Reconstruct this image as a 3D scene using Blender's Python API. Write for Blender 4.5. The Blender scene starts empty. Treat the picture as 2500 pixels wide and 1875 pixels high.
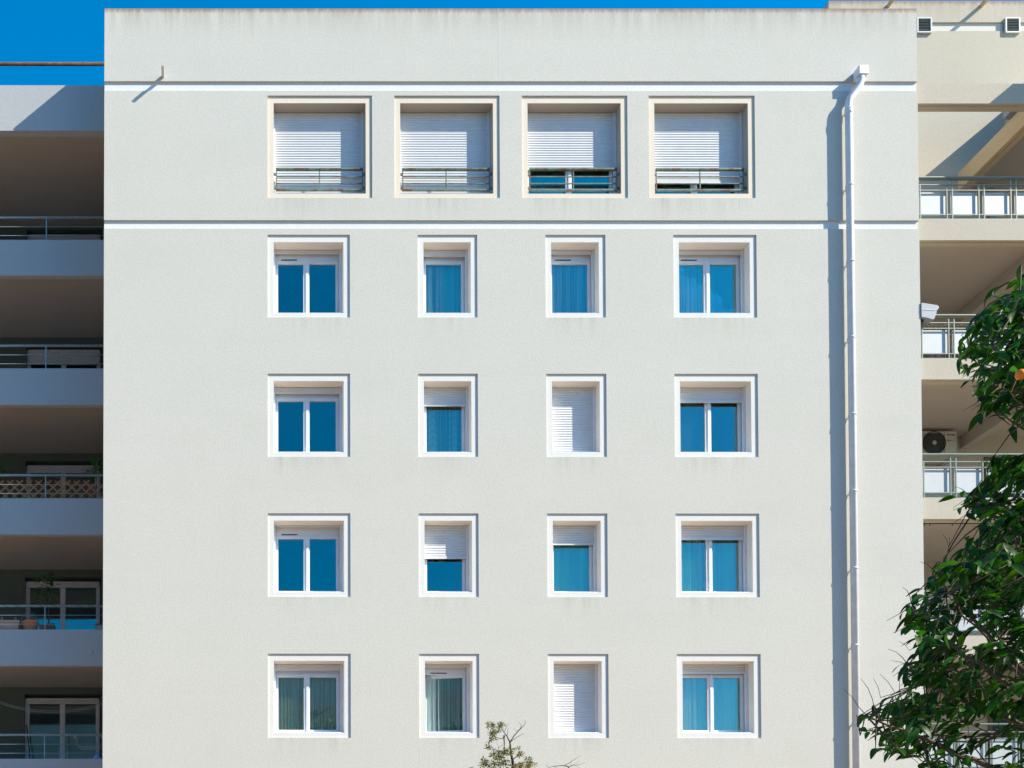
import bpy, math, random
from mathutils import Vector, Matrix, noise
random.seed(7)
S = bpy.context.scene
C = S.collection
R = math.radians

# ------------------------------------------------------------------ camera (solved from the facade's window grid)
CAM = Vector((1.53, -20.0, 1.6)); F = 2483.94; U0 = 436.91; V0 = 2314.24
YAW, PIT, ROL = R(0.0551), R(1.1125), R(-0.0647)
ROT = Matrix.Rotation(YAW, 3, 'Z') @ Matrix.Rotation(PIT, 3, 'X') @ Matrix.Rotation(ROL, 3, 'Y')
def at(u, v, Y):
    "point at depth Y seen at photo pixel (u, v) of the 2500 x 1875 photograph"
    d = ROT @ Vector(((u - U0) / F, 1, -(v - V0) / F))
    return CAM + d * ((Y - CAM.y) / d.y)
def px(P):
    q = ROT.transposed() @ (Vector(P) - CAM)
    return U0 + F * q.x / q.y, V0 - F * q.z / q.y
def zat(v, Y, u=1250): return at(u, v, Y).z
def xat(u, Y, v=900): return at(u, v, Y).x
cd = bpy.data.cameras.new('camera'); cam = bpy.data.objects.new('camera', cd); C.objects.link(cam)
cam.matrix_world = Matrix.Translation(CAM) @ ROT.to_4x4() @ Matrix.Rotation(R(90), 4, 'X')
cd.sensor_width = 36; cd.lens = 36 * F / 2500
cd.shift_x = (1250 - U0) / 2500; cd.shift_y = (V0 - 937.5) / 2500
cd.clip_end = 3000; S.camera = cam

# ------------------------------------------------------------------ mesh helpers
class MB:
    def __init__(s): s.v = []; s.f = []; s.sm = []; s.t = []
    def add(s, vs, fs, smooth=False, tint=None):
        n = len(s.v); s.v += [tuple(p) for p in vs]; s.f += [tuple(i + n for i in f) for f in fs]
        s.sm += [smooth] * len(fs)
        if tint is not None: s.t += [tint] * len(vs)
        return s
    def box(s, x0, x1, y0, y1, z0, z1):
        vs = [(x, y, z) for z in (z0, z1) for y in (y0, y1) for x in (x0, x1)]
        return s.add(vs, [(0, 2, 3, 1), (4, 5, 7, 6), (0, 1, 5, 4), (2, 6, 7, 3), (0, 4, 6, 2), (1, 3, 7, 5)])
    def obox(s, a, b, w, d, up=(0, 0, 1)):
        "rectangular bar from a to b, w across, d deep"
        a, b = Vector(a), Vector(b); t = (b - a).normalized(); up = Vector(up)
        if abs(t.dot(up)) > .95: up = Vector((0, 1, 0))
        p = t.cross(up).normalized() * w / 2; q = p.normalized().cross(t).normalized() * d / 2
        vs = [c + i * p + j * q for c in (a, b) for i, j in ((-1, -1), (1, -1), (1, 1), (-1, 1))]
        return s.add(vs, [(0, 1, 2, 3), (7, 6, 5, 4), (0, 4, 5, 1), (1, 5, 6, 2), (2, 6, 7, 3), (3, 7, 4, 0)])
    def tube(s, pts, r, n=8, tint=None):
        pts = [Vector(p) for p in pts]; rs = r if isinstance(r, (list, tuple)) else [r] * len(pts)
        vs = []; ref = None
        for i, p in enumerate(pts):
            t = (pts[min(i + 1, len(pts) - 1)] - pts[max(i - 1, 0)]).normalized()
            if ref is None: ref = Vector((0, 0, 1)) if abs(t.z) < .9 else Vector((0, 1, 0))
            a = t.cross(ref).normalized(); b = a.cross(t).normalized(); ref = b
            vs += [p + (a * math.cos(k * 2 * math.pi / n) + b * math.sin(k * 2 * math.pi / n)) * rs[i] for k in range(n)]
        fs = [(i * n + k, i * n + (k + 1) % n, (i + 1) * n + (k + 1) % n, (i + 1) * n + k) for i in range(len(pts) - 1) for k in range(n)]
        fs += [tuple(range(n - 1, -1, -1)), tuple((len(pts) - 1) * n + k for k in range(n))]
        return s.add(vs, fs, True, tint)
    def lathe(s, c, prof, n=20):
        c = Vector(c); vs = [c + Vector((r * math.cos(k * 2 * math.pi / n), r * math.sin(k * 2 * math.pi / n), z)) for r, z in prof for k in range(n)]
        fs = [(i * n + k, i * n + (k + 1) % n, (i + 1) * n + (k + 1) % n, (i + 1) * n + k) for i in range(len(prof) - 1) for k in range(n)]
        return s.add(vs, fs, True)
    def build(s, name, mat, parent=None, bevel=0):
        me = bpy.data.meshes.new(name); me.from_pydata(s.v, [], s.f); me.update()
        for p, k in zip(me.polygons, s.sm): p.use_smooth = k
        if s.t:
            ca = me.color_attributes.new('tint', 'FLOAT_COLOR', 'POINT')
            ca.data.foreach_set('color', [c for t in s.t for c in (t[0], t[1], t[2], 1)])
        o = bpy.data.objects.new(name, me); C.objects.link(o)
        me.materials.append(mat)
        if parent: o.parent = parent; o.matrix_parent_inverse = Matrix.Translation(-parent_loc(parent))
        if bevel:
            m = o.modifiers.new('bevel', 'BEVEL'); m.width = bevel; m.segments = 2; m.limit_method = 'ANGLE'
        return o
def parent_loc(o):
    return o.location if o.parent is None else o.location + parent_loc(o.parent) + o.matrix_parent_inverse.translation
def tag(o, label=None, cat=None, group=None, kind=None):
    if label: o['label'] = label
    if cat: o['category'] = cat
    if group: o['group'] = group
    if kind: o['kind'] = kind
    return o
def thing(name, loc, label, cat, group=None):
    o = bpy.data.objects.new(name, None); C.objects.link(o); o.location = loc; o.empty_display_size = .2
    return tag(o, label, cat, group)

# ------------------------------------------------------------------ materials
MATS = {}
class NT:
    def __init__(s, name):
        s.m = bpy.data.materials.new(name); s.m.use_nodes = True; s.t = s.m.node_tree; s.t.nodes.clear()
        s.out = s.t.nodes.new('ShaderNodeOutputMaterial'); MATS[name] = s.m
    def n(s, typ, **kw):
        nd = s.t.nodes.new(typ)
        for k, v in kw.items():
            if k in nd.bl_rna.properties: setattr(nd, k, v)
            else: nd.inputs[k.replace('_', ' ')].default_value = v
        return nd
    def l(s, a, b): s.t.links.new(a, b)
    def math(s, op, a, b=None, c=None):
        nd = s.t.nodes.new('ShaderNodeMath'); nd.operation = op
        for i, x in enumerate((a, b, c)):
            if x is None: continue
            if isinstance(x, (int, float)): nd.inputs[i].default_value = x
            else: s.l(x, nd.inputs[i])
        return nd.outputs[0]
    def mix(s, fac, a, b, typ='MIX'):
        nd = s.t.nodes.new('ShaderNodeMix'); nd.data_type = 'RGBA'; nd.blend_type = typ
        for i, x in ((0, fac), (6, a), (7, b)):
            if isinstance(x, (int, float)): nd.inputs[i].default_value = x
            elif isinstance(x, tuple): nd.inputs[i].default_value = (*x[:3], 1)
            else: s.l(x, nd.inputs[i])
        return nd.outputs[2]
    def pos(s, scale=(1, 1, 1), loc=(0, 0, 0)):
        g = s.n('ShaderNodeNewGeometry'); mp = s.n('ShaderNodeMapping'); mp.inputs['Scale'].default_value = scale; mp.inputs['Location'].default_value = loc
        s.l(g.outputs['Position'], mp.inputs[0]); return mp.outputs[0]
    def noise(s, vec, scale, detail=3, rough=.5):
        nd = s.n('ShaderNodeTexNoise'); nd.inputs['Scale'].default_value = scale; nd.inputs['Detail'].default_value = detail; nd.inputs['Roughness'].default_value = rough
        s.l(vec, nd.inputs['Vector']); return nd.outputs['Fac']
    def ramp(s, x, a, b):
        nd = s.n('ShaderNodeMapRange'); nd.inputs[1].default_value = a; nd.inputs[2].default_value = b; s.l(x, nd.inputs[0]); return nd.outputs[0]
    def finish(s, col, rough=.8, bump=None, dist=.004, spec=.3, metal=0, strength=.5):
        b = s.n('ShaderNodeBsdfPrincipled'); b.inputs['Roughness'].default_value = rough; b.inputs['Metallic'].default_value = metal
        b.inputs['Specular IOR Level'].default_value = spec
        if isinstance(col, tuple): b.inputs['Base Color'].default_value = (*col[:3], 1)
        else: s.l(col, b.inputs['Base Color'])
        if bump is not None:
            bn = s.n('ShaderNodeBump'); bn.inputs['Distance'].default_value = dist; bn.inputs['Strength'].default_value = strength
            s.l(bump, bn.inputs['Height']); s.l(bn.outputs[0], b.inputs['Normal'])
        s.l(b.outputs[0], s.out.inputs[0]); return s.m

def plaster(name, col, top=None, stain=(.30, .20, .15), ledges=(), grain=1., blot=.5):
    t = NT(name); p = t.pos()
    fine = t.noise(p, 38, 2, .7); mid = t.noise(p, 9, 3, .6); big = t.noise(p, .55, 4, .6)
    c = t.mix(t.ramp(fine, .3, .7), tuple(x * (1 - .10 * grain) for x in col), tuple(min(.9, x * (1 + .07 * grain)) for x in col))
    c = t.mix(t.math('MULTIPLY', t.ramp(mid, .35, .75), .10 * grain), c, tuple(x * .75 for x in col))
    c = t.mix(t.math('MULTIPLY', t.ramp(big, .42, .72), .16 * blot), c, (col[0] * .78, col[1] * .82, col[2] * .80))
    lift = t.noise(t.pos((.13, .13, 1.5)), 1.0, 4, .6); patch = t.noise(t.pos((1.3, 1.3, 1.1), (7, 3, 1)), 1.0, 4, .65)
    c = t.mix(t.math('MULTIPLY', t.ramp(lift, .45, .70), .10 * blot), c, (col[0] * .70, col[1] * .74, col[2] * .70))
    c = t.mix(t.math('MULTIPLY', t.ramp(patch, .50, .75), .12 * blot), c, (col[0] * .72, col[1] * .72, col[2] * .66))
    sep = t.n('ShaderNodeSeparateXYZ'); g = t.n('ShaderNodeNewGeometry'); t.l(g.outputs['Position'], sep.inputs[0])
    z = sep.outputs['Z']
    streak = t.noise(t.pos((3.5, 3.5, .22)), 1.6, 5, .65)
    if top:
        fade = t.ramp(z, top - .85, top + .05)
        f2 = t.math('POWER', fade, 2.2)
        m = t.math('MULTIPLY', f2, t.ramp(streak, .36, .62))
        c = t.mix(t.math('MULTIPLY', m, .75), c, (stain[0] * 1.15, stain[1] * 1.4, stain[2] * 1.5))
        edge = t.ramp(t.math('ADD', z, t.math('MULTIPLY', t.noise(t.pos((9, 9, 2)), 1.4, 4, .7), .20)), top + .0, top + .09)
        c = t.mix(t.math('MULTIPLY', edge, .9), c, stain)
    wet = t.noise(t.pos((.55, .55, .45), (3, 0, 9)), 1.0, 2, .5) if ledges else None
    for lz, depth, amt, xr in ledges:       # dirt washed down below the recessed surrounds
        below = t.math('MULTIPLY', t.ramp(z, lz - depth, lz), t.math('LESS_THAN', z, lz + .01))
        xm = None
        for xa, xb in xr:
            k = t.math('SUBTRACT', 1, t.ramp(t.math('ABSOLUTE', t.math('SUBTRACT', sep.outputs['X'], (xa + xb) / 2)), (xb - xa) / 2 - .25, (xb - xa) / 2 + .05))
            xm = k if xm is None else t.math('MAXIMUM', xm, k)
        below = t.math('MULTIPLY', below, xm)
        m = t.math('MULTIPLY', t.math('POWER', below, 1.6), t.ramp(streak, .40, .68)); m = t.math('MULTIPLY', m, t.ramp(wet, .30, .62))
        c = t.mix(t.math('MULTIPLY', m, amt), c, (.30, .29, .22))
    bump = t.math('ADD', t.noise(p, 48, 3, .75), t.math('MULTIPLY', mid, .35))
    return t.finish(c, .92, bump, .004, .15, strength=.4)

def simple(name, col, rough=.5, var=.08, scale=12, spec=.4, metal=0, bump=0):
    t = NT(name); nz = t.noise(t.pos(), scale, 3, .6)
    c = t.mix(t.ramp(nz, .3, .7), tuple(x * (1 - var) for x in col), tuple(min(.95, x * (1 + var)) for x in col))
    return t.finish(c, rough, nz if bump else None, bump or .002, spec, metal)

ZB = 6.14; FL = 2.8; ZTOP = 20.80; W = 16.243
rows_b = [ZB + FL * (3 - r) for r in range(4)]; SUR_H = 1.67
TOPB, TOPT = 16.953, 19.03
col_x = [(3.263, 4.899), (6.251, 7.437), (8.796, 9.991), (11.342, 12.998)]
top_x = [(3.264, 5.349), (5.794, 7.895), (8.340, 10.447), (10.874, 12.989)]
plaster('main_plaster', (.595, .58, .52), top=ZTOP, grain=1.5, blot=.8, ledges=[(z, .55, .45, col_x) for z in rows_b] + [(TOPB, .65, .62, top_x)])
plaster('band_paint', (.74, .74, .73), grain=.9, blot=1.)
plaster('white_surround', (.73, .715, .68), grain=.9, blot=1.)
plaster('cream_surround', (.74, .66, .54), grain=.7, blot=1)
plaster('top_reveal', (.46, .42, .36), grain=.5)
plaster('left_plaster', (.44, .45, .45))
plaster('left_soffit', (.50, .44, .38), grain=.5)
plaster('reveal_bounce_tint', (.90, .83, .75), grain=.3, blot=.3)  # warm pale tint puts sill and ground bounce light into the reveal colour
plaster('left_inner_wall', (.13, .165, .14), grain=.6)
plaster('right_plaster', (.53, .48, .385), top=zat(2, 2.4), stain=(.33, .22, .16))
plaster('right_band', (.68, .64, .57), grain=.3)
plaster('right_beam', (.66, .49, .30), grain=.6)  # tan puts warm bounce light into the top side beam's colour
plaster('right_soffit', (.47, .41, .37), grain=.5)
simple('white_pvc', (.74, .75, .78), .35, .03, 5)
simple('shutter_white', (.66, .67, .68), .45, .03, 4)
simple('pipe_white', (.68, .71, .74), .4, .09, 5)
simple('roofing', (.30, .29, .28), .9, .2, 6)
simple('interior', (.32, .31, .30), .9, .1, 2)
simple('dark_slot', (.012, .013, .015), .6, .1)
simple('grille_black', (.018, .02, .022), .5, .1)
simple('fan_dark', (.07, .078, .07), .6, .2)
simple('galvanised', (.30, .36, .36), .45, .15, 20, .5, .2)
simple('rail_white', (.20, .26, .235), .4, .08, 30)
simple('panel_white', (.47, .50, .50), .4, .05, 3)
simple('terracotta', (.72, .24, .09), .8, .12, 25)
simple('beige_plastic', (.70, .40, .26), .6, .06)
simple('brown_pot', (.16, .12, .09), .7, .15)
simple('wood_lath', (.50, .19, .06), .7, .25, 18)
simple('reed', (.26, .14, .09), .9, .35, 40)
simple('black_metal', (.015, .015, .017), .4, .1)
simple('casing_grey', (.52, .49, .43), .55, .05)
simple('plastic_grey', (.27, .30, .345), .4, .04)
simple('string', (.50, .50, .42), .9, .1)
simple('bin_grey', (.36, .40, .38), .6, .08)
simple('cloth_blue', (.28, .38, .62), .95, .5, 14)
simple('rust', (.085, .045, .03), .8, .4, 10)
simple('spout_tan', (.52, .42, .26), .7, .15, 12)
simple('spout_grey', (.52, .52, .44), .7, .1, 12)
simple('bark', (.13, .10, .075), .9, .3, 30, bump=.004)
simple('twig', (.075, .055, .04), .8, .25, 30)
simple('pale_twig', (.30, .24, .15), .8, .25, 30)
simple('fruit_orange', (.85, .24, .015), .35, .1, 10)
simple('paving', (.30, .195, .12), .9, .12, 1.5)
simple('asphalt', (.06, .06, .062), .9, .15, 3)
simple('hill_green', (.10, .165, .18), 1, .5, .12)
simple('roof_tile', (.10, .085, .075), .9, .2, 2)
simple('house_wall', (.30, .45, .50), .9, .06, 1)
def rust_rail():
    t = NT('rusty_green'); nz = t.noise(t.pos(), 7, 4, .6); fine = t.noise(t.pos(), 40, 2)
    c = t.mix(t.ramp(fine, .3, .7), (.10, .17, .13), (.17, .23, .18))
    c = t.mix(t.ramp(nz, .47, .62), c, (.13, .07, .035)); return t.finish(c, .6, None, spec=.4)
rust_rail()
def glass():
    t = NT('glass'); fr = t.n('ShaderNodeLayerWeight', Blend=.35)
    fac = t.math('MULTIPLY_ADD', fr.outputs['Fresnel'], .75, .09)
    tr = t.n('ShaderNodeBsdfTransparent'); tr.inputs[0].default_value = (.92, .97, .98, 1)
    gl = t.n('ShaderNodeBsdfGlossy'); gl.inputs['Roughness'].default_value = 0; gl.inputs[0].default_value = (.80, 1.0, .90, 1)
    w = t.n('ShaderNodeTexNoise'); w.inputs['Scale'].default_value = 1.3; g = t.n('ShaderNodeNewGeometry'); t.l(g.outputs['Position'], w.inputs['Vector'])
    bn = t.n('ShaderNodeBump'); bn.inputs['Distance'].default_value = .004; bn.inputs['Strength'].default_value = .25; t.l(w.outputs['Fac'], bn.inputs['Height']); t.l(bn.outputs[0], gl.inputs['Normal'])
    m = t.n('ShaderNodeMixShader'); t.l(fac, m.inputs[0]); t.l(tr.outputs[0], m.inputs[1]); t.l(gl.outputs[0], m.inputs[2]); t.l(m.outputs[0], t.out.inputs[0])
glass()
def curtain_mat(name, col, thin, bands=0, stripes=0, dark=.5):
    t = NT(name); c = col
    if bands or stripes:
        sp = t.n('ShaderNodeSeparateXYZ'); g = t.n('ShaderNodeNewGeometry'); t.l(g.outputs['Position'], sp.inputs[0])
        if bands:                       # scalloped embroidered lines, with fold shade painted over them in dark stripes
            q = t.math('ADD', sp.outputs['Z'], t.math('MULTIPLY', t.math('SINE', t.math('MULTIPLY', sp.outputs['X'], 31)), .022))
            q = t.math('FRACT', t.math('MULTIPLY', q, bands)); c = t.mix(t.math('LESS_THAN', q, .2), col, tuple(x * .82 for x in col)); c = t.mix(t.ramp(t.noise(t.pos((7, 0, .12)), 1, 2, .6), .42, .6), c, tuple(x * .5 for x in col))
        else:                           # fold shade painted as dark upright stripes of uneven width
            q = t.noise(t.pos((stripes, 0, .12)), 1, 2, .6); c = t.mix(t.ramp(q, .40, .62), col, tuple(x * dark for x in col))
    d = t.n('ShaderNodeBsdfDiffuse'); tl = t.n('ShaderNodeBsdfTranslucent'); tr = t.n('ShaderNodeBsdfTransparent')
    for nd in (d, tl):
        if isinstance(c, tuple): nd.inputs[0].default_value = (*c, 1)
        else: t.l(c, nd.inputs[0])
    m1 = t.n('ShaderNodeMixShader'); m1.inputs[0].default_value = .3; t.l(d.outputs[0], m1.inputs[1]); t.l(tl.outputs[0], m1.inputs[2])
    m2 = t.n('ShaderNodeMixShader'); m2.inputs[0].default_value = thin; t.l(m1.outputs[0], m2.inputs[1]); t.l(tr.outputs[0], m2.inputs[2]); t.l(m2.outputs[0], t.out.inputs[0])
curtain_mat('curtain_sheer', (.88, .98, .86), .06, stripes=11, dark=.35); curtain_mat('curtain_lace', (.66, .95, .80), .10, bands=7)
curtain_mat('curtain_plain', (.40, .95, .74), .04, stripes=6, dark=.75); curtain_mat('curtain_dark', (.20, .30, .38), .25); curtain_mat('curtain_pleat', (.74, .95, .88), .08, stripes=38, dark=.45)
def leaf_mat(name, rough, trans, spec):
    t = NT(name); a = t.n('ShaderNodeAttribute'); a.attribute_name = 'tint'
    b = t.n('ShaderNodeBsdfPrincipled'); t.l(a.outputs['Color'], b.inputs['Base Color']); b.inputs['Roughness'].default_value = rough; b.inputs['Specular IOR Level'].default_value = spec
    tl = t.n('ShaderNodeBsdfTranslucent'); t.l(t.mix(1, a.outputs['Color'], (2.2, 2.6, .8), 'MULTIPLY'), tl.inputs[0])
    m = t.n('ShaderNodeMixShader'); m.inputs[0].default_value = trans; t.l(b.outputs[0], m.inputs[1]); t.l(tl.outputs[0], m.inputs[2]); t.l(m.outputs[0], t.out.inputs[0])
leaf_mat('leaf', .45, .32, .2); leaf_mat('leaf_matt', .6, .2, .3)
M = MATS

# ------------------------------------------------------------------ wall mesher: a front of cells at different depths
def cell_wall(mb, xs, zs, depth, hole_d=.12):
    "depth(xc, zc) -> y of that cell, or None for an opening"
    xs = sorted(set(round(x, 5) for x in xs)); zs = sorted(set(round(z, 5) for z in zs))
    D = [[depth((xs[i] + xs[i + 1]) / 2, (zs[j] + zs[j + 1]) / 2) for j in range(len(zs) - 1)] for i in range(len(xs) - 1)]
    for i in range(len(xs) - 1):
        for j in range(len(zs) - 1):
            d = D[i][j]; x0, x1, z0, z1 = xs[i], xs[i + 1], zs[j], zs[j + 1]
            if d is not None: mb.add([(x0, d, z0), (x1, d, z0), (x1, d, z1), (x0, d, z1)], [(0, 1, 2, 3)])
            if i + 1 < len(xs) - 1:
                e = D[i + 1][j]
                if e != d:
                    a, b = (hole_d if d is None else d), (hole_d if e is None else e)
                    if abs(a - b) > 1e-6: mb.add([(x1, a, z0), (x1, b, z0), (x1, b, z1), (x1, a, z1)], [(0, 1, 2, 3)])
            if j + 1 < len(zs) - 1:
                e = D[i][j + 1]
                if e != d:
                    a, b = (hole_d if d is None else d), (hole_d if e is None else e)
                    if abs(a - b) > 1e-6: mb.add([(x0, a, z1), (x1, a, z1), (x1, b, z1), (x0, b, z1)], [(0, 1, 2, 3)])

# ------------------------------------------------------------------ main block
wins = []                                      # (column, row, surround rect); row 0 is the cream top row
for c, (a, b) in enumerate(top_x): wins.append((c, 0, a, b, TOPB, TOPT))
for r in range(4):
    for c, (a, b) in enumerate(col_x): wins.append((c, r + 1, a, b, rows_b[r], rows_b[r] + SUR_H))
bands = [(zat(221.8, 0), zat(198.2, 0)), (zat(558.6, 0), zat(537.5, 0))]
main = thing('apartment_building', (W / 2, 6, 0), 'pale grey rendered apartment block with rows of square windows between two white bands', 'building')
mb = MB()
def main_depth(x, z):
    for w in wins:
        if w[2] < x < w[3] and w[4] < z < w[5]: return None
    for b0, b1 in bands:
        if b0 < z < b1: return None
    return 0.0
cell_wall(mb, [0, W] + [v for w in wins for v in w[2:4]], [0, ZTOP] + [v for w in wins for v in w[4:6]] + [v for b in bands for v in b], main_depth, .06)
for xe in (0, W):
    mb.add([(xe, .06, 0), (xe, 12, 0), (xe, 12, ZTOP), (xe, .06, ZTOP)], [(0, 1, 2, 3)])
    for za_, zb_ in ((0, bands[1][0]), (bands[1][1], bands[0][0]), (bands[0][1], ZTOP)): mb.add([(xe, 0, za_), (xe, .06, za_), (xe, .06, zb_), (xe, 0, zb_)], [(0, 1, 2, 3)])
mb.add([(0, 12, 0), (W, 12, 0), (W, 12, ZTOP), (0, 12, ZTOP)], [(3, 2, 1, 0)])
mb.add([(0, 0, ZTOP), (W, 0, ZTOP), (W, .3, ZTOP), (0, .3, ZTOP)], [(0, 1, 2, 3)])
mb.build('wall', M['main_plaster'], main)
for b0, b1 in bands:                           # white painted grooves that run out at the corners
    MB().box(.001, W - .001, .032, .06, b0 - .004, b1 + .004).build('band', M['band_paint'], main)
MB().box(.02, W - .02, .3, 11.98, ZTOP - .35, ZTOP - .15).build('roof', M['roofing'], main)
mb = MB()
for k in range(8): mb.box(.05, W - .05, .5, 11.9, k * FL - .25 + .04, k * FL + .04)
mb.build('floor_slab', M['interior'], main)
mb = MB(); mb.box(.05, W - .05, 5.2, 5.35, .04, ZTOP - .4)
for x in (2.6, 5.57, 8.12, 10.66, 13.7): mb.box(x, x + .15, .5, 5.2, .04, ZTOP - .4)
mb.build('partition', M['interior'], main)

def slats(mb, x0, x1, z0, z1, y, pitch=.05):
    n = max(1, round((z1 - z0) / pitch)); p = (z1 - z0) / n
    prof = [(0, .006), (.13, .0045), (.18, -.001), (.38, -.0026), (.62, -.0028), (.88, -.001), (.93, .003), (1, .006)]
    for k in range(n):
        za = z0 + k * p
        vs = [(x, y + dy, za + f * p) for x in (x0, x1) for f, dy in prof]; m = len(prof)
        mb.add(vs, [(i, m + i, m + i + 1, i + 1) for i in range(m - 1)], True)
    mb.add([(x0, y + .012, z0), (x1, y + .012, z0), (x1, y + .012, z1), (x0, y + .012, z1)], [(3, 2, 1, 0)])

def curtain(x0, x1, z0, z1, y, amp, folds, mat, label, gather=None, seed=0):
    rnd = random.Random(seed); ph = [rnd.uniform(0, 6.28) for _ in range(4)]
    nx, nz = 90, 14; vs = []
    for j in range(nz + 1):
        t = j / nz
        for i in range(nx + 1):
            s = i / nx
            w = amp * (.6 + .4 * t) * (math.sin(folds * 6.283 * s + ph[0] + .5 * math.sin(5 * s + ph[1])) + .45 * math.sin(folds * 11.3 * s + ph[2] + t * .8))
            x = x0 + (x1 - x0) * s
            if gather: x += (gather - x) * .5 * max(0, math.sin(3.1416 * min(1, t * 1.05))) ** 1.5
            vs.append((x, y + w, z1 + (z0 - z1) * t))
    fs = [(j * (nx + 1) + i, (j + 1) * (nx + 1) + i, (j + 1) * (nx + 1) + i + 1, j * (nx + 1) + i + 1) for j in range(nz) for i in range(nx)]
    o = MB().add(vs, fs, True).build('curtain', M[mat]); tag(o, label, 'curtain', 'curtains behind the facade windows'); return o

SH = {  # photo height of the shutter's lower edge, or None when fully closed
    (0, 0): None, (1, 0): None, (2, 0): 415.5, (3, 0): 449,
    (0, 1): 619.5, (1, 1): 626.8, (2, 1): 620.8, (3, 1): 620.8,
    (0, 2): 961.4, (1, 2): 992, (2, 2): None, (3, 2): 983,
    (0, 3): 1286.5, (1, 3): 1364.6, (2, 3): 1330.7, (3, 3): 1317.7,
    (0, 4): 1637.8, (1, 4): 1630, (2, 4): None, (3, 4): 1645}
vent_slit = {(0, 1), (2, 1), (3, 1), (0, 3), (1, 4)}
for c, r, x0, x1, z0, z1 in wins:
    top = r == 0
    # surround: recessed painted ring with its reveal
    il, ir, ib, it = x0 + .122, x1 - .124, z0 + .106, z1 - .136
    ys, yr = .024, .40
    mb = MB(); e = .006
    o_ = [(x0 - e, z0 - e), (x1 + e, z0 - e), (x1 + e, z1 + e), (x0 - e, z1 + e)]; i_ = [(il, ib), (ir, ib), (ir, it), (il, it)]
    vs = [(x, ys, z) for x, z in o_] + [(x, ys, z) for x, z in i_]
    mb.add(vs, [(k, (k + 1) % 4, 4 + (k + 1) % 4, 4 + k) for k in range(4)])
    rv = MB().add([(x, ys, z) for x, z in i_] + [(x, yr, z) for x, z in i_], [(k, (k + 1) % 4, 4 + (k + 1) % 4, 4 + k) for k in range(4)])
    # window joinery (part), everything else hangs under it
    two = top or c in (0, 3)
    fy0, fy1 = .31, .37
    fr = MB(); fw = .055
    fr.box(il, il + fw, fy0, fy1, ib, it); fr.box(ir - fw, ir, fy0, fy1, ib, it)
    fr.box(il + fw, ir - fw, fy0, fy1, ib, ib + .06); fr.box(il + fw, ir - fw, fy0, fy1, it - .19, it)
    win = fr.build('window', M['white_pvc'], main)
    mb.build('surround', M['cream_surround' if top else 'white_surround'], win); rv.build('reveal', M['top_reveal' if top else 'reveal_bounce_tint'], win)
    MB().box(il + .004, ir - .004, .05, .305, ib + .002, ib + .02).build('sill', M['white_pvc'], win)
    for ga, gb in ((il + .003, il + .05), (ir - .05, ir - .003)): MB().box(ga, gb, .222, .275, ib + .022, it - .004).build('guide_rail', M['white_pvc'], win)
    # sashes and panes
    spans = []
    if two:
        xm = (il + ir) / 2; spans = [(il + fw, xm - .012), (xm - .008, ir - fw)]
    else: spans = [(il + fw, ir - fw)]
    zb, zt = ib + .062, it - .192
    for k, (a, b) in enumerate(spans):
        sw = .058; sy0, sy1 = .296, .352; sa = MB()
        tilt = (c, r) == (1, 4)
        lo = MB()
        sa.box(a, a + sw, sy0, sy1, zb, zt); sa.box(b - sw, b, sy0, sy1, zb, zt); sa.box(a + sw, b - sw, sy0, sy1, zb, zb + sw); sa.box(a + sw, b - sw, sy0, sy1, zt - sw, zt)
        if two and k == 1: sa.box(a - .014, a + .04, sy0 - .018, sy0 - .001, zb, zt)
        lo.box(a + sw - .004, b - sw + .004, .318, .326, zb + sw - .004, zt - sw + .004)
        if tilt:                               # this sash stands ajar, hinged on its far jamb
            m = Matrix.Translation((b, .35, 0)) @ Matrix.Rotation(R(-8), 4, 'Z') @ Matrix.Translation((-b, -.35, 0))
            for q in (sa, lo): q.v = [tuple(m @ Vector(v)) for v in q.v]
        sash = sa.build('sash', M['white_pvc'], win); lo.build('pane', M['glass'], win)
    # shutter
    lim = ib + .022
    if SH[(c, r)] is not None: lim = zat(SH[(c, r)], .245, 1250)
    s = MB()
    bar = .05 if it - lim > .16 else max(.03, it - lim - .012)
    if it - lim - bar > .02: slats(s, il + .052, ir - .052, lim + bar, it - .004, .247)
    s.box(il + .052, ir - .052, .236, .256, lim, lim + bar)
    sh = s.build('shutter', M['shutter_white'], win)
    if SH[(c, r)] is None: sh['label'] = 'closed white roller shutter'
    if (c, r) in vent_slit:
        MB().box(il + .18, il + .18 + .32, fy0 - .008, fy0 - .001, zt + .022, zt + .038).build('trickle_vent', M['dark_slot'], win)
    if top:                                    # guard rail inside the reveal
        q = MB(); ry = .10; xa, xb = il + .055, ir - .045
        Zt, Z1, Z2, Z3 = (zat(v, ry) for v in (413.5, 431.6, 448.3, 464.5))
        q.box(xa, xb, ry - .025, ry + .025, Zt - .016, Zt + .016)
        for z in (Z1, Z2): q.box(xa + .018, xb - .018, ry - .008, ry + .008, z - .008, z + .008)
        q.box(xa, xb, ry - .02, ry + .02, Z3 - .014, Z3 + .014)
        for x in (xa + .009, (xa + xb) / 2, xb - .009): q.box(x - .009, x + .009, ry - .012, ry + .012, Z3 + .014, Zt - .016)
        for x0_, x1_ in ((il, xa), (xb, ir)):
            for z in (Zt - .10, Z3 + .04): q.box(x0_, x1_, ry - .012, ry + .012, z - .022, z + .022)
        q.build('guard_rail', M['rusty_green'], win)

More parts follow.
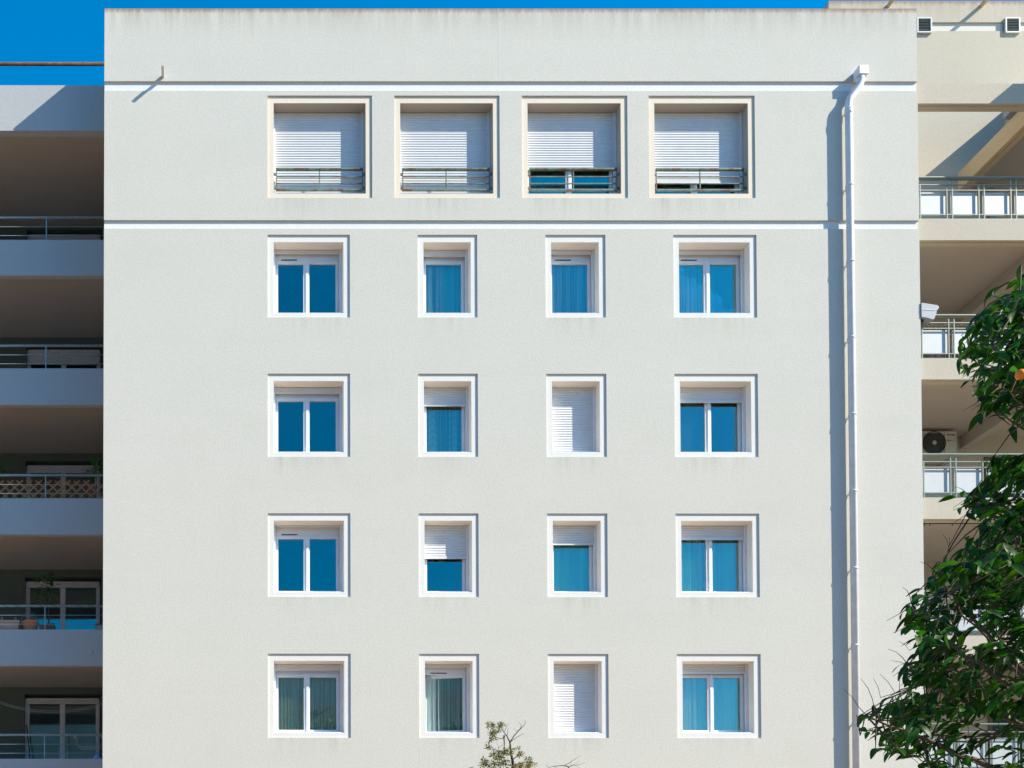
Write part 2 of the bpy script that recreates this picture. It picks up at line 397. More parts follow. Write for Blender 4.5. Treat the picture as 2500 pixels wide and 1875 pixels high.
# curtains: (column, row, x fraction range, material, amp, folds, label)
def win_rect(c, r):
    for w in wins:
        if w[0] == c and w[1] == r: return w[2] + .13, w[3] - .13, w[4] + .12, w[5] - .16
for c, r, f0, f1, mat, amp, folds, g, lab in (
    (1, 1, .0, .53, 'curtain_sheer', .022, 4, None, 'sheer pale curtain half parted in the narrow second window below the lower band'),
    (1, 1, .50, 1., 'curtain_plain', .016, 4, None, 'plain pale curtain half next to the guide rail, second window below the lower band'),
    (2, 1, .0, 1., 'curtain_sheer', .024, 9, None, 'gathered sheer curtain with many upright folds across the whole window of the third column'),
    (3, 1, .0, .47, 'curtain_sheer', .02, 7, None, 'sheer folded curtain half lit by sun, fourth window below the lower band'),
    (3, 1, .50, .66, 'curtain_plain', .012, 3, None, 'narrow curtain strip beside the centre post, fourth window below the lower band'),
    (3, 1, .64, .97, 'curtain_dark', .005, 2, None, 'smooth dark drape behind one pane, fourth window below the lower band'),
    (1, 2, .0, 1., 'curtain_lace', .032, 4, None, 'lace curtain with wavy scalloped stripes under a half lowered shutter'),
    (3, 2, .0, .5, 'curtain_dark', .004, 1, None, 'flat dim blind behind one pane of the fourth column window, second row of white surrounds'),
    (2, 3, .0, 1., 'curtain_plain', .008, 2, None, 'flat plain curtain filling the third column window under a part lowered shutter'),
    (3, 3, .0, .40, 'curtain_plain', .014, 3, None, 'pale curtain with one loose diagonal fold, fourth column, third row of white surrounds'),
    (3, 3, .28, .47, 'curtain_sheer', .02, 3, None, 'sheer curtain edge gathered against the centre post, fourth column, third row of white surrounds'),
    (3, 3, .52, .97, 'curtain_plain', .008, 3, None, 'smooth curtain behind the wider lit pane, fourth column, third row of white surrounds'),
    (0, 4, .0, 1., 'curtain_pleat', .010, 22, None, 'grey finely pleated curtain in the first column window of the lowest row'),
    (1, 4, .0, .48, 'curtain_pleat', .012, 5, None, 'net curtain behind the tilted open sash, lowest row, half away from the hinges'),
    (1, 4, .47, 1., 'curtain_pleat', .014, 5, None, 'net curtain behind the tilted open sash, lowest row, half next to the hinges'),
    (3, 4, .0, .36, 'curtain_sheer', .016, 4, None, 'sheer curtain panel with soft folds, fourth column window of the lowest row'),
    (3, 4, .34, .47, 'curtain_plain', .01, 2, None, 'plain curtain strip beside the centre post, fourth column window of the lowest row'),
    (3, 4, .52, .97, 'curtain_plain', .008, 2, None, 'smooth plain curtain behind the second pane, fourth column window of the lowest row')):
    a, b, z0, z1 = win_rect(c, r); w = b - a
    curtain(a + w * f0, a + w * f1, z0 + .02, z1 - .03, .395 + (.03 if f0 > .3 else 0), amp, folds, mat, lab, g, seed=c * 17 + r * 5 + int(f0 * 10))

# a round balloon-like lamp silhouette in the first window
lp = at(709, 712, 1.0)
lamp = thing('standing_lamp', (lp.x, 1.0, rows_b[0] - .86), 'dark round shape on a thin stem standing behind the first window below the lower band', 'lamp')
MB().lathe((lp.x, 1.0, lp.z), [(.001, -.10), (.05, -.085), (.075, -.03), (.078, .02), (.05, .075), (.001, .09)], 16).build('lamp_shade', M['grille_black'], lamp)
MB().tube([(lp.x, 1.0, rows_b[0] - .86), (lp.x, 1.0, lp.z - .09)], .006).lathe((lp.x, 1.0, rows_b[0] - .865), [(.001, .02), (.12, .02), (.13, 0), (.001, 0)], 16).build('stem', M['grille_black'], lamp)

# downpipe with rain hopper
PY = -.105; PX = xat(2072.7, PY, 330)
_a, _b = at(2097.6, 179.7, -.198), at(2121, 158, -.198); hx0, hx1, hz0, hz1 = _a.x, _b.x, _a.z, _b.z; hq = hx0 + .09 - PX
dp = MB().tube([(PX, PY, 0), (PX, PY, hz0 - .57), (PX + .004, PY, hz0 - .49), (PX + .03, PY - .005, hz0 - .41), (PX + hq - .065, PY - .015, hz0 - .23), (PX + hq - .025, PY - .017, hz0 - .15), (PX + hq - .003, PY - .017, hz0 - .06), (PX + hq, PY - .017, hz0 + .01)], .066, 16)
pipe = dp.build('downpipe', M['pipe_white'], main)
MB().box(hx0, hx1, -.20, -.001, hz0, hz1).build('rain_hopper', M['pipe_white'], pipe, .012)
z = hz0 - .65
while z > 5:
    MB().lathe((PX, PY, z), [(.067, -.02), (.074, -.018), (.074, .018), (.067, .02)], 16).box(PX - .012, PX + .012, PY + .06, .0, z - .008, z + .008).build('bracket', M['pipe_white'], pipe)
    z -= 1.53
MB().lathe((PX, PY, hz0 - .70), [(.067, -.05), (.073, -.045), (.073, .045), (.067, .05)], 16).build('collar', M['pipe_white'], pipe)
MB().obox(at(397.5, 187, 0) + Vector((0, .02, 0)), at(397.5, 187, 0) + Vector((0, -.28, -.012)), .05, .05).build('overflow_spout', M['spout_grey'], main)
# hairline joint where the plaster panels meet
jx = xat(1022, 0)
MB().box(jx - .003, jx + .003, -.0015, .002, 5.0, rows_b[3] - .01).build('expansion_joint', M['band_paint'], main)
jt = xat(1218, 0, 100)
MB().box(jt - .003, jt + .003, -.0015, .002, bands[0][1] + .01, ZTOP - .02).build('expansion_joint', M['band_paint'], main)

# ------------------------------------------------------------------ balcony wing beside the main block (shaded side)
YL = 1.53; YB = 4.05; XL0 = -9.0; XL1 = -.004
left = thing('apartment_building', (-4.5, 6, 0), 'grey apartment wing with stacked balconies in the shade of the big rendered block', 'building')
ftop, fbot = zat(208.2, .94, 120), zat(319, .94, 120)
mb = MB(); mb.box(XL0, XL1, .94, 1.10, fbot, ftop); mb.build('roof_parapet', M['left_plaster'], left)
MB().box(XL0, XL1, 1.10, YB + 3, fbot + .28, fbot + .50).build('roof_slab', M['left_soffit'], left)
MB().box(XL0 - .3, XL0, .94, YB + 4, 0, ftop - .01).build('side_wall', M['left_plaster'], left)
par = [(585.6, 672.8), (899.4, 988.2), (1216.6, 1304.8), (1536.8, 1625.2), (1852.6, 1940)]
ztops = [zat(a, YL, 120) for a, b in par]; zbots = [zat(b, YL, 120) for a, b in par]
ceil_z = [fbot + .28] + [z + .24 for z in zbots]
dx0, dx1 = xat(61, YB, 1450), xat(247, YB, 1450)
dtops = [zat(1409, YB, 150) + FL * (3 - k) for k in range(5)]
mbw = MB()
xs = [XL0, XL1, dx0, dx1]; zs = [0, fbot + .27] + [v for k in range(5) for v in (dtops[k], dtops[k] - 2.25)]
cell_wall(mbw, xs, zs, lambda x, z: None if dx0 < x < dx1 and any(dtops[k] - 2.25 < z < dtops[k] for k in range(5)) else YB, YB + .25)
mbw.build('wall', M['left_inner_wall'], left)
MB().box(XL0, XL1, YB + 3, YB + 3.2, 0, fbot + .27).build('rear_wall', M['interior'], left)
door_sh = [None, 890.5, 1155.5, 1435, 1719]
bal_lab = []
for k in range(5):
    zt_, zb_ = ztops[k], zbots[k]
    b = MB(); b.box(XL0, XL1, YL, YL + .11, zb_, zt_); b.box(XL0, XL1, YL + .11, YB, zb_ + .24, zb_ + .40)
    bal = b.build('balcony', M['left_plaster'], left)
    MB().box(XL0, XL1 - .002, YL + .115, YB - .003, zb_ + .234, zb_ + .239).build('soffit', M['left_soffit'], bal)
    MB().box(XL0, XL1, YL + .111, YL + .44, zt_ - .06, zt_ - .003).build('ledge', M['left_plaster'], bal)
    zr = zt_ + (zat(1250 + 603 / 2.653, YL, 120) - ztops[3]); ry = YL + .055
    h = zr - zt_
    rl = MB(); rl.tube([(XL0, ry, zr), (XL1, ry, zr)], .026, 10)
    for f in (.62, .25): rl.tube([(XL0, ry, zt_ + h * f), (XL1, ry, zt_ + h * f)], .0075, 6)
    xp = xat(112, ry, 900)
    while xp > XL0: rl.box(xp - .011, xp + .011, ry - .011, ry + .011, zt_, zr - .01); xp -= 1.75
    rail = rl.build('railing', M['galvanised'], bal)
    if k == 3:                                  # twine wound along the top rail
        tw = MB(); x = XL0 + 2; pts = []
        while x < XL1 - .02:
            a = x * 24; pts.append((x, ry + .029 * math.cos(a), zr + .029 * math.sin(a))); x += .03
        tw.tube(pts, .0035, 4); tw.build('twine', M['black_metal'], bal)
    # glazed door
    zt2 = dtops[k]; zb2 = zt2 - 2.25; y0 = YB + .10
    d = MB(); d.box(dx0, dx0 + .10, y0, y0 + .08, zb2, zt2 - .09); d.box(dx1 - .13, dx1 - .04, y0, y0 + .08, zb2, zt2 - .09); d.box(dx0 + .10, dx1 - .13, y0, y0 + .08, zt2 - .20, zt2 - .09)
    d.box(dx0 + .10, dx1 - .13, y0, y0 + .08, zb2, zb2 + .10)
    xm = (dx0 + .1 + dx1 - .13) / 2; d.box(xm - .06, xm + .06, y0 - .02, y0 + .06, zb2 + .1, zt2 - .2)
    door = d.build('glazed_door', M['white_pvc'], left)
    for a, b2 in ((dx0 + .10, xm - .06), (xm + .06, dx1 - .13)): MB().box(a, b2, y0 + .03, y0 + .038, zb2 + .1, zt2 - .2).build('pane', M['glass'], door)
    zs_ = zb2 + .2 if door_sh[k] is None else zat(door_sh[k], YB + .06, 150)
    s = MB(); slats(s, dx0 + .04, dx1 - .06, zs_ + .05, zt2 - .08, y0 - .045, .05); s.box(dx0 + .04, dx1 - .06, y0 - .06, y0 - .035, zs_, zs_ + .05); s.build('shutter', M['shutter_white'], door)
cap = at(222, 1593, YL)
MB().lathe((0, 0, 0), [(.001, .012), (.05, .012), (.055, 0)], 16)
oc = MB().lathe((0, 0, 0), [(.001, .014), (.035, .014), (.05, .010), (.055, 0)], 18)
oc.v = [(cap.x + v[0], YL - v[2], cap.z + v[1]) for v in oc.v]; oc.build('drain_cap', M['left_plaster'], left)
# roof handrail
rz = zat(156.5, 1.35, 120)
hr = MB().tube([(XL0, 1.35, rz), (XL1, 1.35, rz)], .036, 12)
for x in (-8.5, -6.0, -3.6): hr.box(x - .03, x + .03, 1.321, 1.379, fbot + .5, rz - .036)
hr.build('roof_handrail', M['rust'], left)

# ---- things on those balconies
lz = ztops[3]; ly = YL + .27
def potted(name, label, cat, u): return thing(name, (xat(u, ly, 1530), ly, lz - .003), label, cat)
# planter box
t = thing('planter_box', (xat(22, ly, 1520), ly, lz - .003), 'pale pinkish plastic planter trough hung on white hooks on the balcony rail', 'planter')
x0, x1 = xat(-22, ly, 1520), xat(49, ly, 1520); b = MB()
b.add([(x0 + .03, ly - .09, lz), (x1 - .04, ly - .09, lz), (x1 - .04, ly + .09, lz), (x0 + .03, ly + .09, lz), (x0, ly - .12, lz + .24), (x1, ly - .12, lz + .24), (x1, ly + .12, lz + .24), (x0, ly + .12, lz + .24)], [(3, 2, 1, 0), (0, 1, 5, 4), (1, 2, 6, 5), (2, 3, 7, 6), (3, 0, 4, 7)])
b.box(x0 - .01, x1 + .01, ly - .13, ly - .118, lz + .21, lz + .25); b.build('trough', M['beige_plastic'], t)
for u in (3, 36):
    xx = xat(u, ly - .13, 1520); MB().tube([(xx + .03, ly - .135, lz + .05), (xx + .03, ly - .135, lz + .26), (xx + .015, ly - .135, lz + .32), (xx, ly - .135, lz + .26), (xx, ly - .135, lz + .20)], .006, 6).build('hook', M['panel_white'], t)
MB().box(x0 + .02, x1 - .02, ly - .10, ly + .10, lz + .2, lz + .215).build('soil', M['brown_pot'], t)
# terracotta pot with cut stems
t = potted('flower_pot', 'round ribbed terracotta pot with bare cut stems on the balcony ledge', 'pot', 74); cx = xat(74, ly, 1530)
prof = [(.001, .01), (.10, .01), (.115, 0)] + [(.115 + .06 * f + (.004 if i % 2 else -.002), .005 + .20 * f) for i, f in enumerate([k / 10 for k in range(1, 11)])] + [(.185, .21), (.185, .245), (.165, .245), (.16, .20), (.001, .20)]
MB().lathe((cx, ly, lz), prof, 24).build('pot', M['terracotta'], t)
rnd = random.Random(3); st = MB()
for k in range(13):
    a = rnd.uniform(0, 6.28); r_ = rnd.uniform(.01, .08); p = Vector((cx + r_ * math.cos(a), ly + r_ * math.sin(a), lz + .2)); st.tube([p, p + Vector((math.cos(a) * .05, math.sin(a) * .05, rnd.uniform(.10, .30)))], [.007, .005], 5)
st.build('stems', M['pale_twig'], t)
def leaf_verts(L, Wd, droop, fold, n=4):
    vs = []; fs = []
    for i in range(n + 1):
        s = i / n; w = Wd * (math.sin(math.pi * min(1, s * .93 + .04)) ** .8) * (1 - .15 * s); x = L * s; z = -droop * L * s * s
        vs += [(x, -w, z + fold * w), (x, 0, z), (x, w, z + fold * w)]
    for i in range(n):
        a = i * 3; fs += [(a, a + 3, a + 4, a + 1), (a + 1, a + 4, a + 5, a + 2)]
    return vs, fs
def put_leaf(mb, p, d, L, Wd, droop, fold, tint, roll=0, n=4):
    d = d.normalized(); up = Vector((0, 0, 1)); s = up.cross(d)
    if s.length < .05: s = Vector((1, 0, 0))
    s.normalize(); u = d.cross(s).normalized()
    if roll: q = Matrix.Rotation(roll, 3, d); s = q @ s; u = q @ u
    vs, fs = leaf_verts(L, Wd, droop, fold, n)
    mb.add([p + d * a + s * b + u * c for a, b, c in vs], fs, True, tint)
def green(rnd, base=(.035, .085, .018), yel=.08):
    k = rnd.uniform(.45, 1.65); c = [base[0] * k, base[1] * k, base[2] * k]
    if rnd.random() < yel: c = [c[0] * 3.2, c[1] * 1.7, c[2] * .8]
    return tuple(c)
# tall potted tree
t = potted('potted_tree', 'slim potted tree in a square brown pot beside the terracotta one on the balcony ledge', 'plant', 115); cx = xat(116, ly, 1530)
MB().add([(cx - .15, ly - .13, lz), (cx + .17, ly - .13, lz), (cx + .17, ly + .13, lz), (cx - .15, ly + .13, lz), (cx - .16, ly - .15, lz + .16), (cx + .16, ly - .15, lz + .19), (cx + .16, ly + .15, lz + .19), (cx - .16, ly + .15, lz + .16)], [(3, 2, 1, 0), (0, 1, 5, 4), (1, 2, 6, 5), (2, 3, 7, 6), (3, 0, 4, 7), (4, 5, 6, 7)]).build('pot', M['brown_pot'], t, .015)
stem = [(cx + .02, ly, lz + .15), (cx + .03, ly, lz + .4), (cx + .01, ly + .02, lz + .75), (cx - .03, ly, lz + 1.05), (cx - .06, ly, lz + 1.30)]
MB().tube(stem, [.017, .014, .011, .008, .004], 6).build('stem', M['twig'], t)
fo = MB(); rnd = random.Random(5)
for k in range(150):
    s = rnd.uniform(.32, 1) ** .8; i = min(3, int(s * 4)); f = s * 4 - i; p = Vector(stem[i]).lerp(Vector(stem[i + 1]), f)
    a = rnd.uniform(0, 6.28); r_ = rnd.uniform(.02, .20 if s > .4 else .1); p = p + Vector((r_ * math.cos(a), r_ * math.sin(a), rnd.uniform(-.05, .05)))
    put_leaf(fo, p, Vector((math.cos(a), math.sin(a), rnd.uniform(-.2, .7))), rnd.uniform(.09, .15), .02, .4, .3, green(rnd, (.05, .11, .03), .15))
fo.build('foliage', M['leaf_matt'], t)
# lidded bin, tray
cx = xat(242, ly, 1530); t = thing('lidded_bin', (cx, ly, lz - .003), 'small grey plastic tub with a dark lid against the block on the potted balcony', 'bin')
MB().add([(cx - .06, ly - .08, lz), (cx + .10, ly - .08, lz), (cx + .10, ly + .08, lz), (cx - .06, ly + .08, lz), (cx - .09, ly - .1, lz + .15), (cx + .11, ly - .1, lz + .15), (cx + .11, ly + .1, lz + .15), (cx - .09, ly + .1, lz + .15)], [(3, 2, 1, 0), (0, 1, 5, 4), (1, 2, 6, 5), (2, 3, 7, 6), (3, 0, 4, 7), (4, 5, 6, 7)]).build('tub', M['bin_grey'], t)
MB().add([(cx - .10, ly - .11, lz + .15), (cx + .115, ly - .11, lz + .15), (cx + .115, ly + .11, lz + .15), (cx - .10, ly + .11, lz + .15), (cx - .05, ly - .05, lz + .20), (cx + .11, ly - .05, lz + .21), (cx + .11, ly + .05, lz + .21), (cx - .05, ly + .05, lz + .20)], [(3, 2, 1, 0), (0, 1, 5, 4), (1, 2, 6, 5), (2, 3, 7, 6), (3, 0, 4, 7), (4, 5, 6, 7)]).build('lid', M['black_metal'], t)
b = MB(); x0, x1 = xat(164, ly - .1, 1533), xat(219, ly - .1, 1533)
b.box(x0, x1, ly - .12, ly + .1, lz + .0, lz + .012); b.box(x0 - .01, x1 + .01, ly - .135, ly - .12, lz + .005, lz + .04); b.box(x0 - .01, x1 + .01, ly + .1, ly + .115, lz + .005, lz + .04)
tag(b.build('tray', M['panel_white'], None, .006), 'low white tray lying on the balcony ledge near the lidded tub', 'tray')
# blue wire stand behind the pot
t = MB(); xa, xb = xat(52, ly + .13, 1500), xat(108, ly + .13, 1500); yy = ly + .16
t.tube([(xa, yy, lz), (xa, yy, lz + .40), (xa + .03, yy, lz + .43), (xb, yy, lz + .40), (xb, yy, lz)], .006, 6); t.tube([(xat(90, yy, 1500), yy, lz), (xat(90, yy, 1500), yy, lz + .46)], .006, 6); t.tube([(xa, yy, lz + .22), (xb, yy, lz + .22)], .004, 6)
tag(t.build('plant_stand', M['galvanised']), 'thin bluish wire frame standing behind the terracotta pot', 'stand')
# lattice trellis
z0, z1 = ztops[2] - .004, ztops[2] + .48; ty = YL + .20
tl = MB(); x = XL0 + .3; step = .205
while x < XL1 + .4:
    for s, dy in ((1, 0), (-1, .014)):
        xa, xb = x - s * .27, x + s * .27
        pa, pb = Vector((xa, ty + dy, z0)), Vector((xb, ty + dy, z1))
        if min(xa, xb) > XL0 and max(xa, xb) < XL1 - .01: tl.obox(pa, pb, .038, .012, (0, 1, 0))
    x += step
tag(tl.build('trellis', M['wood_lath']), 'crisscross wooden lattice fixed behind the balcony rail', 'trellis')
def spiky(u, v, h, label, seed):
    rnd = random.Random(seed); yy = YL + .42; p = at(u, v, yy); base = (p.x, yy, ztops[2] - .003)
    t = thing('spiky_plant', base, label, 'plant', 'spiky plants on the lattice balcony')
    MB().lathe(base, [(.001, 0), (.07, 0), (.09, .14), (.08, .14), (.075, .12), (.001, .12)], 14).build('pot', M['bin_grey'], t)
    MB().tube([(p.x, yy, base[2] + .1), (p.x + .01, yy, p.z)], [.022, .016], 7).build('stem', M['pale_twig'], t)
    f = MB()
    for k in range(58):
        a = rnd.uniform(0, 6.28); e = rnd.uniform(-.5, 1.35)
        put_leaf(f, Vector((p.x, yy, p.z - .02 + rnd.uniform(-.06, .06))), Vector((math.cos(a) * math.cos(e), math.sin(a) * math.cos(e), math.sin(e))), h * rnd.uniform(.7, 1.15), .0125, rnd.uniform(.1, .6), .3, green(rnd, (.03, .12, .025), .1), n=4)
    f.build('foliage', M['leaf_matt'], t)
spiky(233, 1146, .33, 'spiky dracaena rising above the lattice where it meets the rendered block', 1)
spiky(-9, 1146, .33, 'spiky dracaena at the picture edge end of the lattice, only its leaf tips showing', 2)
# lowest balcony: clothesline, drying rack, laundry, broom
lz4 = ztops[4]; cy_ = YL + .5
cl = MB()
for dz, dy in ((0, 0), (.03, .12)):
    pts = []
    for i in range(25):
        u = -60 + 320 * i / 24; s = (u - 130) / 130; v = 1740 - 23 * s * s + (-4 if dz else 0)
        pts.append(at(u, v, cy_ + dy))
    pts[-1].x = min(pts[-1].x, XL1); cl.tube([p for p in pts if p.x <= XL1], .0035, 5)
tag(cl.build('clothesline', M['string']), 'double washing line sagging across the lowest balcony', 'clothesline')
t = thing('drying_rack', (xat(215, YL + .35, 1850), YL + .35, lz4 - .003), 'light wire drying rack hooked over the lowest balcony rail', 'drying rack')
fr = MB(); yy = YL + .3; zrr = lz4 + .47
a = at(184, 1796, yy); b_ = at(190, 1822, yy); c_ = at(193, 1832, yy + .4)
fr.tube([(a.x, YL + .02, zrr - .02), (a.x, YL + .05, zrr + .03), (a.x + .01, YL + .10, zrr), a, b_, c_], .007, 6)
e1 = xat(250, yy, 1830)
fr.tube([(e1, YL + .02, zrr - .02), (e1, YL + .05, zrr + .03), (e1, YL + .10, zrr), (e1, yy, a.z), (e1, yy, b_.z), (e1, yy + .4, c_.z)], .007, 6)
fr.build('frame', M['string'], t)
ln = MB()
for k in range(5):
    y_ = yy + .08 * k; z_ = b_.z + (c_.z - b_.z) * k / 4; ln.tube([(b_.x + .01 * k, y_, z_), (e1, y_, z_)], .004, 5)
ln.build('lines', M['string'], t)
cl = MB(); rnd = random.Random(8); c0 = Vector((xat(236, YL + .27, 1850), YL + .27, lz4))
n = 14; vs = []
for j in range(n + 1):
    for i in range(n + 1):
        a, b_ = (i / n - .5) * .36, (j / n - .5) * .26
        hgt = .14 * math.exp(-((a + .0) / .13) ** 2 - (b_ / .11) ** 2) + .018 * noise.noise(Vector((a * 22, b_ * 22, 3)))
        vs.append((min(c0.x + a, XL1 - .005), c0.y + b_, c0.z + max(.0, hgt)))
cl.add(vs, [(j * (n + 1) + i, j * (n + 1) + i + 1, (j + 1) * (n + 1) + i + 1, (j + 1) * (n + 1) + i) for j in range(n) for i in range(n)], True)
tag(cl.build('laundry', M['cloth_blue']), 'crumpled blue and white cloth lying on the lowest balcony ledge', 'laundry')
p0, p1 = at(76, 1858, YB - .25), at(65, 1770, YB - .05)
t = thing('broom', (p0.x, YB - .35, zbots[4] + .40), 'dark broom handle leaning by the glazed door of the lowest balcony', 'broom')
MB().tube([(p0.x + .05, YB - .35, zbots[4] + .62), p1], .014, 7).build('handle', M['black_metal'], t)
MB().box(p0.x - .07, p0.x + .17, YB - .38, YB - .32, zbots[4] + .402, zbots[4] + .62).build('brush_head', M['reed'], t)
p0, p1 = at(166, 1850, YB - .3), at(164, 1790, YB - .05)
t = thing('cane', (p0.x, YB - .3, zbots[4] + .40), 'thin pale cane with a green tip leaning against the glazed door of the lowest balcony', 'stick')
MB().tube([(p0.x, YB - .3, zbots[4] + .402), p1], .009, 6).build('shaft', M['string'], t)

# ------------------------------------------------------------------ cream wing on the sunny side
YR = .10; YW = 2.4; XR0 = W + .004; XR1 = 25.0
right = thing('apartment_building', (20, 6, 0), 'cream apartment wing with white panelled balconies and a roof pergola beside the big block', 'building')
zwt = zat(2, YW, 2300); xl = xat(2023, YW, 10)
bz0, bz1 = zat(75.6, YW, 2350), zat(54.2, YW, 2350)
mb = MB()
cell_wall(mb, [xl, XR0, XR1], [0, ZTOP + .02, bz0, bz1, zwt], lambda x, z: (None if x < XR0 and z < ZTOP + .02 else (YW + .035 if bz0 < z < bz1 else YW)), YW + .04)
mb.add([(xl, YW, ZTOP), (xl, 11, ZTOP), (xl, 11, zwt), (xl, YW, zwt)], [(0, 1, 2, 3)]); mb.add([(xl, YW, zwt), (XR1, YW, zwt), (XR1, 11, zwt), (xl, 11, zwt)], [(0, 1, 2, 3)])
mb.add([(XR1, YW, 0), (XR1, 11, 0), (XR1, 11, zwt), (XR1, YW, zwt)], [(3, 2, 1, 0)])
mb.build('wall', M['right_plaster'], right)
MB().box(xl + .001, XR1, YW + .033, YW + .05, bz0 - .003, bz1 + .003).build('band', M['right_band'], right)
for u0_, u1_ in ((2240, 2276), (2456, 2491.5)):
    a, b_ = at(u0_, 78.5, YW - .05), at(u1_, 41, YW - .05); y0, y1 = YW - .045, YW
    v = MB(); f = .03
    v.box(a.x, b_.x, y0, y1, a.z, a.z + f); v.box(a.x, b_.x, y0, y1, b_.z - f, b_.z); v.box(a.x, a.x + f, y0, y1, a.z + f, b_.z - f); v.box(b_.x - f, b_.x, y0, y1, a.z + f, b_.z - f)
    vent = v.build('vent_grille', M['panel_white'], right)
    MB().box(a.x + f, b_.x - f, y1 - .012, y1 - .004, a.z + f, b_.z - f).build('backing', M['dark_slot'], vent)
    s = MB(); n = 8
    for k in range(n):
        z_ = a.z + f + (b_.z - a.z - 2 * f) * (k + .4) / n; s.obox((a.x + f, y0 + .02, z_), (b_.x - f, y0 + .02, z_), .024, .008, (0, -.7, .7))
    s.build('louvre', M['galvanised'], vent)
for u, v in ((2168, 14.5), (2395.5, 14.5)):
    p = at(u, v, YW); MB().obox(p + Vector((0, .02, 0)), p + Vector((0, -.30, -.01)), .065, .05).build('overflow_spout', M['spout_tan'], right)
# pergola front beam with a drip groove, side beam and roof slab beyond it
pt, pb = zat(204, YR, 2350), zat(252.5, YR, 2350)
b = MB(); b.box(XR0, XR1, YR, YR + .055, pb, pt); b.box(XR0, XR1, YR + .055, YR + .07, pb + .012, pt - .002); b.box(XR0, XR1, YR + .07, YR + .20, pb, pt)
b.build('pergola_beam', M['right_plaster'], right)
_a = at(2485.7, 273, .77); XB, z_hi = _a.x, _a.z; z_lo = at(2500, 305.6, .63).z
b = MB(); b.box(XB, XB + .09, YR + .20, YW, z_lo, z_hi); b.box(XB + .09, XB + .105, YR + .2, YW, z_lo + .012, z_hi); b.box(XB + .105, XB + .22, YR + .2, YW, z_lo, z_hi); b.build('side_beam', M['right_beam'], right)
MB().box(XB + .22, XR1, YR + .2, YW, z_lo + .14, z_hi).build('roof_slab', M['right_soffit'], right)
MB().box(19.95, XR1, -1.4, YW, 19.92, 20.80).build('shadow_canopy', M['right_plaster'], right)  # lies mostly out of view, shaped to cast diagonal shade on beam and wall
b = MB(); b.box(XB - .13, XB + .02, YR + .2, 1.0, z_hi + .03, z_hi + .05); b.box(XB - .13, XB - .11, YR + .2, 1.0, z_hi + .05, z_hi + .34); b.box(XB - .13, XB + .02, .99, 1.01, z_hi + .05, z_hi + .34)
b.build('awning_case', M['plastic_grey'], right)
MB().box(19.55, 19.63, YW - .1, YW - .02, z_lo - 2, z_lo).build('gutter_pipe', M['galvanised'], right)
slab = [(535, 586.3), (875.5, 926.2), (1215.6, 1266.8), (1553, 1604), (1888, 1940)]
topr = [432.5, 769, 1108.5, 1443.5, 1767]
XB2 = at(2500, 622, .63).x
for k in range(5):
    za, zb_ = zat(slab[k][0], YR, 2350), zat(slab[k][1], YR, 2350)
    b = MB(); b.box(XR0, XR1, YR, YR + .055, zb_, za); b.box(XR0, XR1, YR + .055, YR + .07, zb_ + .010, za - .002); b.box(XR0, XR1, YR + .07, YR + .19, zb_, za); b.box(XR0, XR1, YR + .19, YW, zb_ + .06, za - .12)
    bal = b.build('balcony', M['right_plaster'], right)
    MB().box(XR0, XB2, YR + .193, YW - .002, zb_ + .053, zb_ + .058).build('soffit', M['right_soffit'], bal)
    d = MB(); d.box(XB2, XB2 + .10, YR + .191, YW, zb_ - .22, zb_ + .052); d.box(XB2 + .10, XB2 + .22, YR + .191, YW, zb_ - .205, zb_ + .052); d.build('side_beam', M['right_soffit'], bal)
    if k >= 1 or True:
        rr = MB(); ry = YR + .035
        zr = zat(topr[k], YR, 2350); H = zr - za
        rr.box(XR0, XR1, ry - .045, ry + .045, zr - .010, zr + .010)
        for f in (.845, .715, .135): rr.box(XR0, XR1, ry - .009, ry + .009, za + H * f - .008, za + H * f + .008)
        rr.box(XR0, XR1, ry - .02, ry + .02, za + .002, za + .022)
        pxs = []; x = xat(2311, ry, 480) - 2 * .642
        while x < XR1 - .2: pxs.append(x); x += .642
        for i, x in enumerate(pxs):
            for xx in (x, x + .108):
                if xx > XR0 + .02: rr.box(xx - .009, xx + .009, ry - .012, ry + .012, za + .022, za + H * (.96 if i % 2 == 0 else .845))
        rail = rr.build('railing', M['rail_white'], bal)
        for x in pxs:
            a = max(x + .108, XR0 + .005); e = x + .642
            if e > XR0 + .1 and a < 21: MB().box(a, e + .0, ry + .035, ry + .045, za + H * .145, za + H * .70).build('railing_panel', M['panel_white'], bal)
# doors on the back wall of that wing (dark reveals beyond the side beam)
for k in range(1, 5):
    za = zat(slab[k][0], YR, 2350)
    d = MB(); x0 = xat(2402, YW, 1090); zt2 = za - .12 + 2.12
    d.box(x0, x0 + .08, YW - .03, YW - .002, za - .11, zt2); d.box(x0 + 2.0, x0 + 2.08, YW - .03, YW - .002, za - .11, zt2); d.box(x0 + .08, x0 + 2.0, YW - .03, YW - .002, zt2 - .14, zt2)
    door = d.build('glazed_door', M['brown_pot'], right)
    MB().box(x0 + .08, x0 + 2.0, YW - .02, YW - .008, za - .11, zt2 - .14).build('pane', M['grille_black'], door)
# curtain rod below a soffit
pz = zat(1278, YR + .25, 2350); cr = MB().tube([(XR0 + .02, YR + .25, pz), (XB2 - .02, YR + .25, pz)], .011, 6)
for u in (2257, 2270, 2325, 2440): x = xat(u, YR + .25, 1280); cr.tube([(x, YR + .25, pz), (x, YR + .25, pz - .05)], .008, 5)
tag(cr.build('curtain_rod', M['black_metal']), 'thin black curtain rod with small hooks under the cream balcony soffit', 'rod')
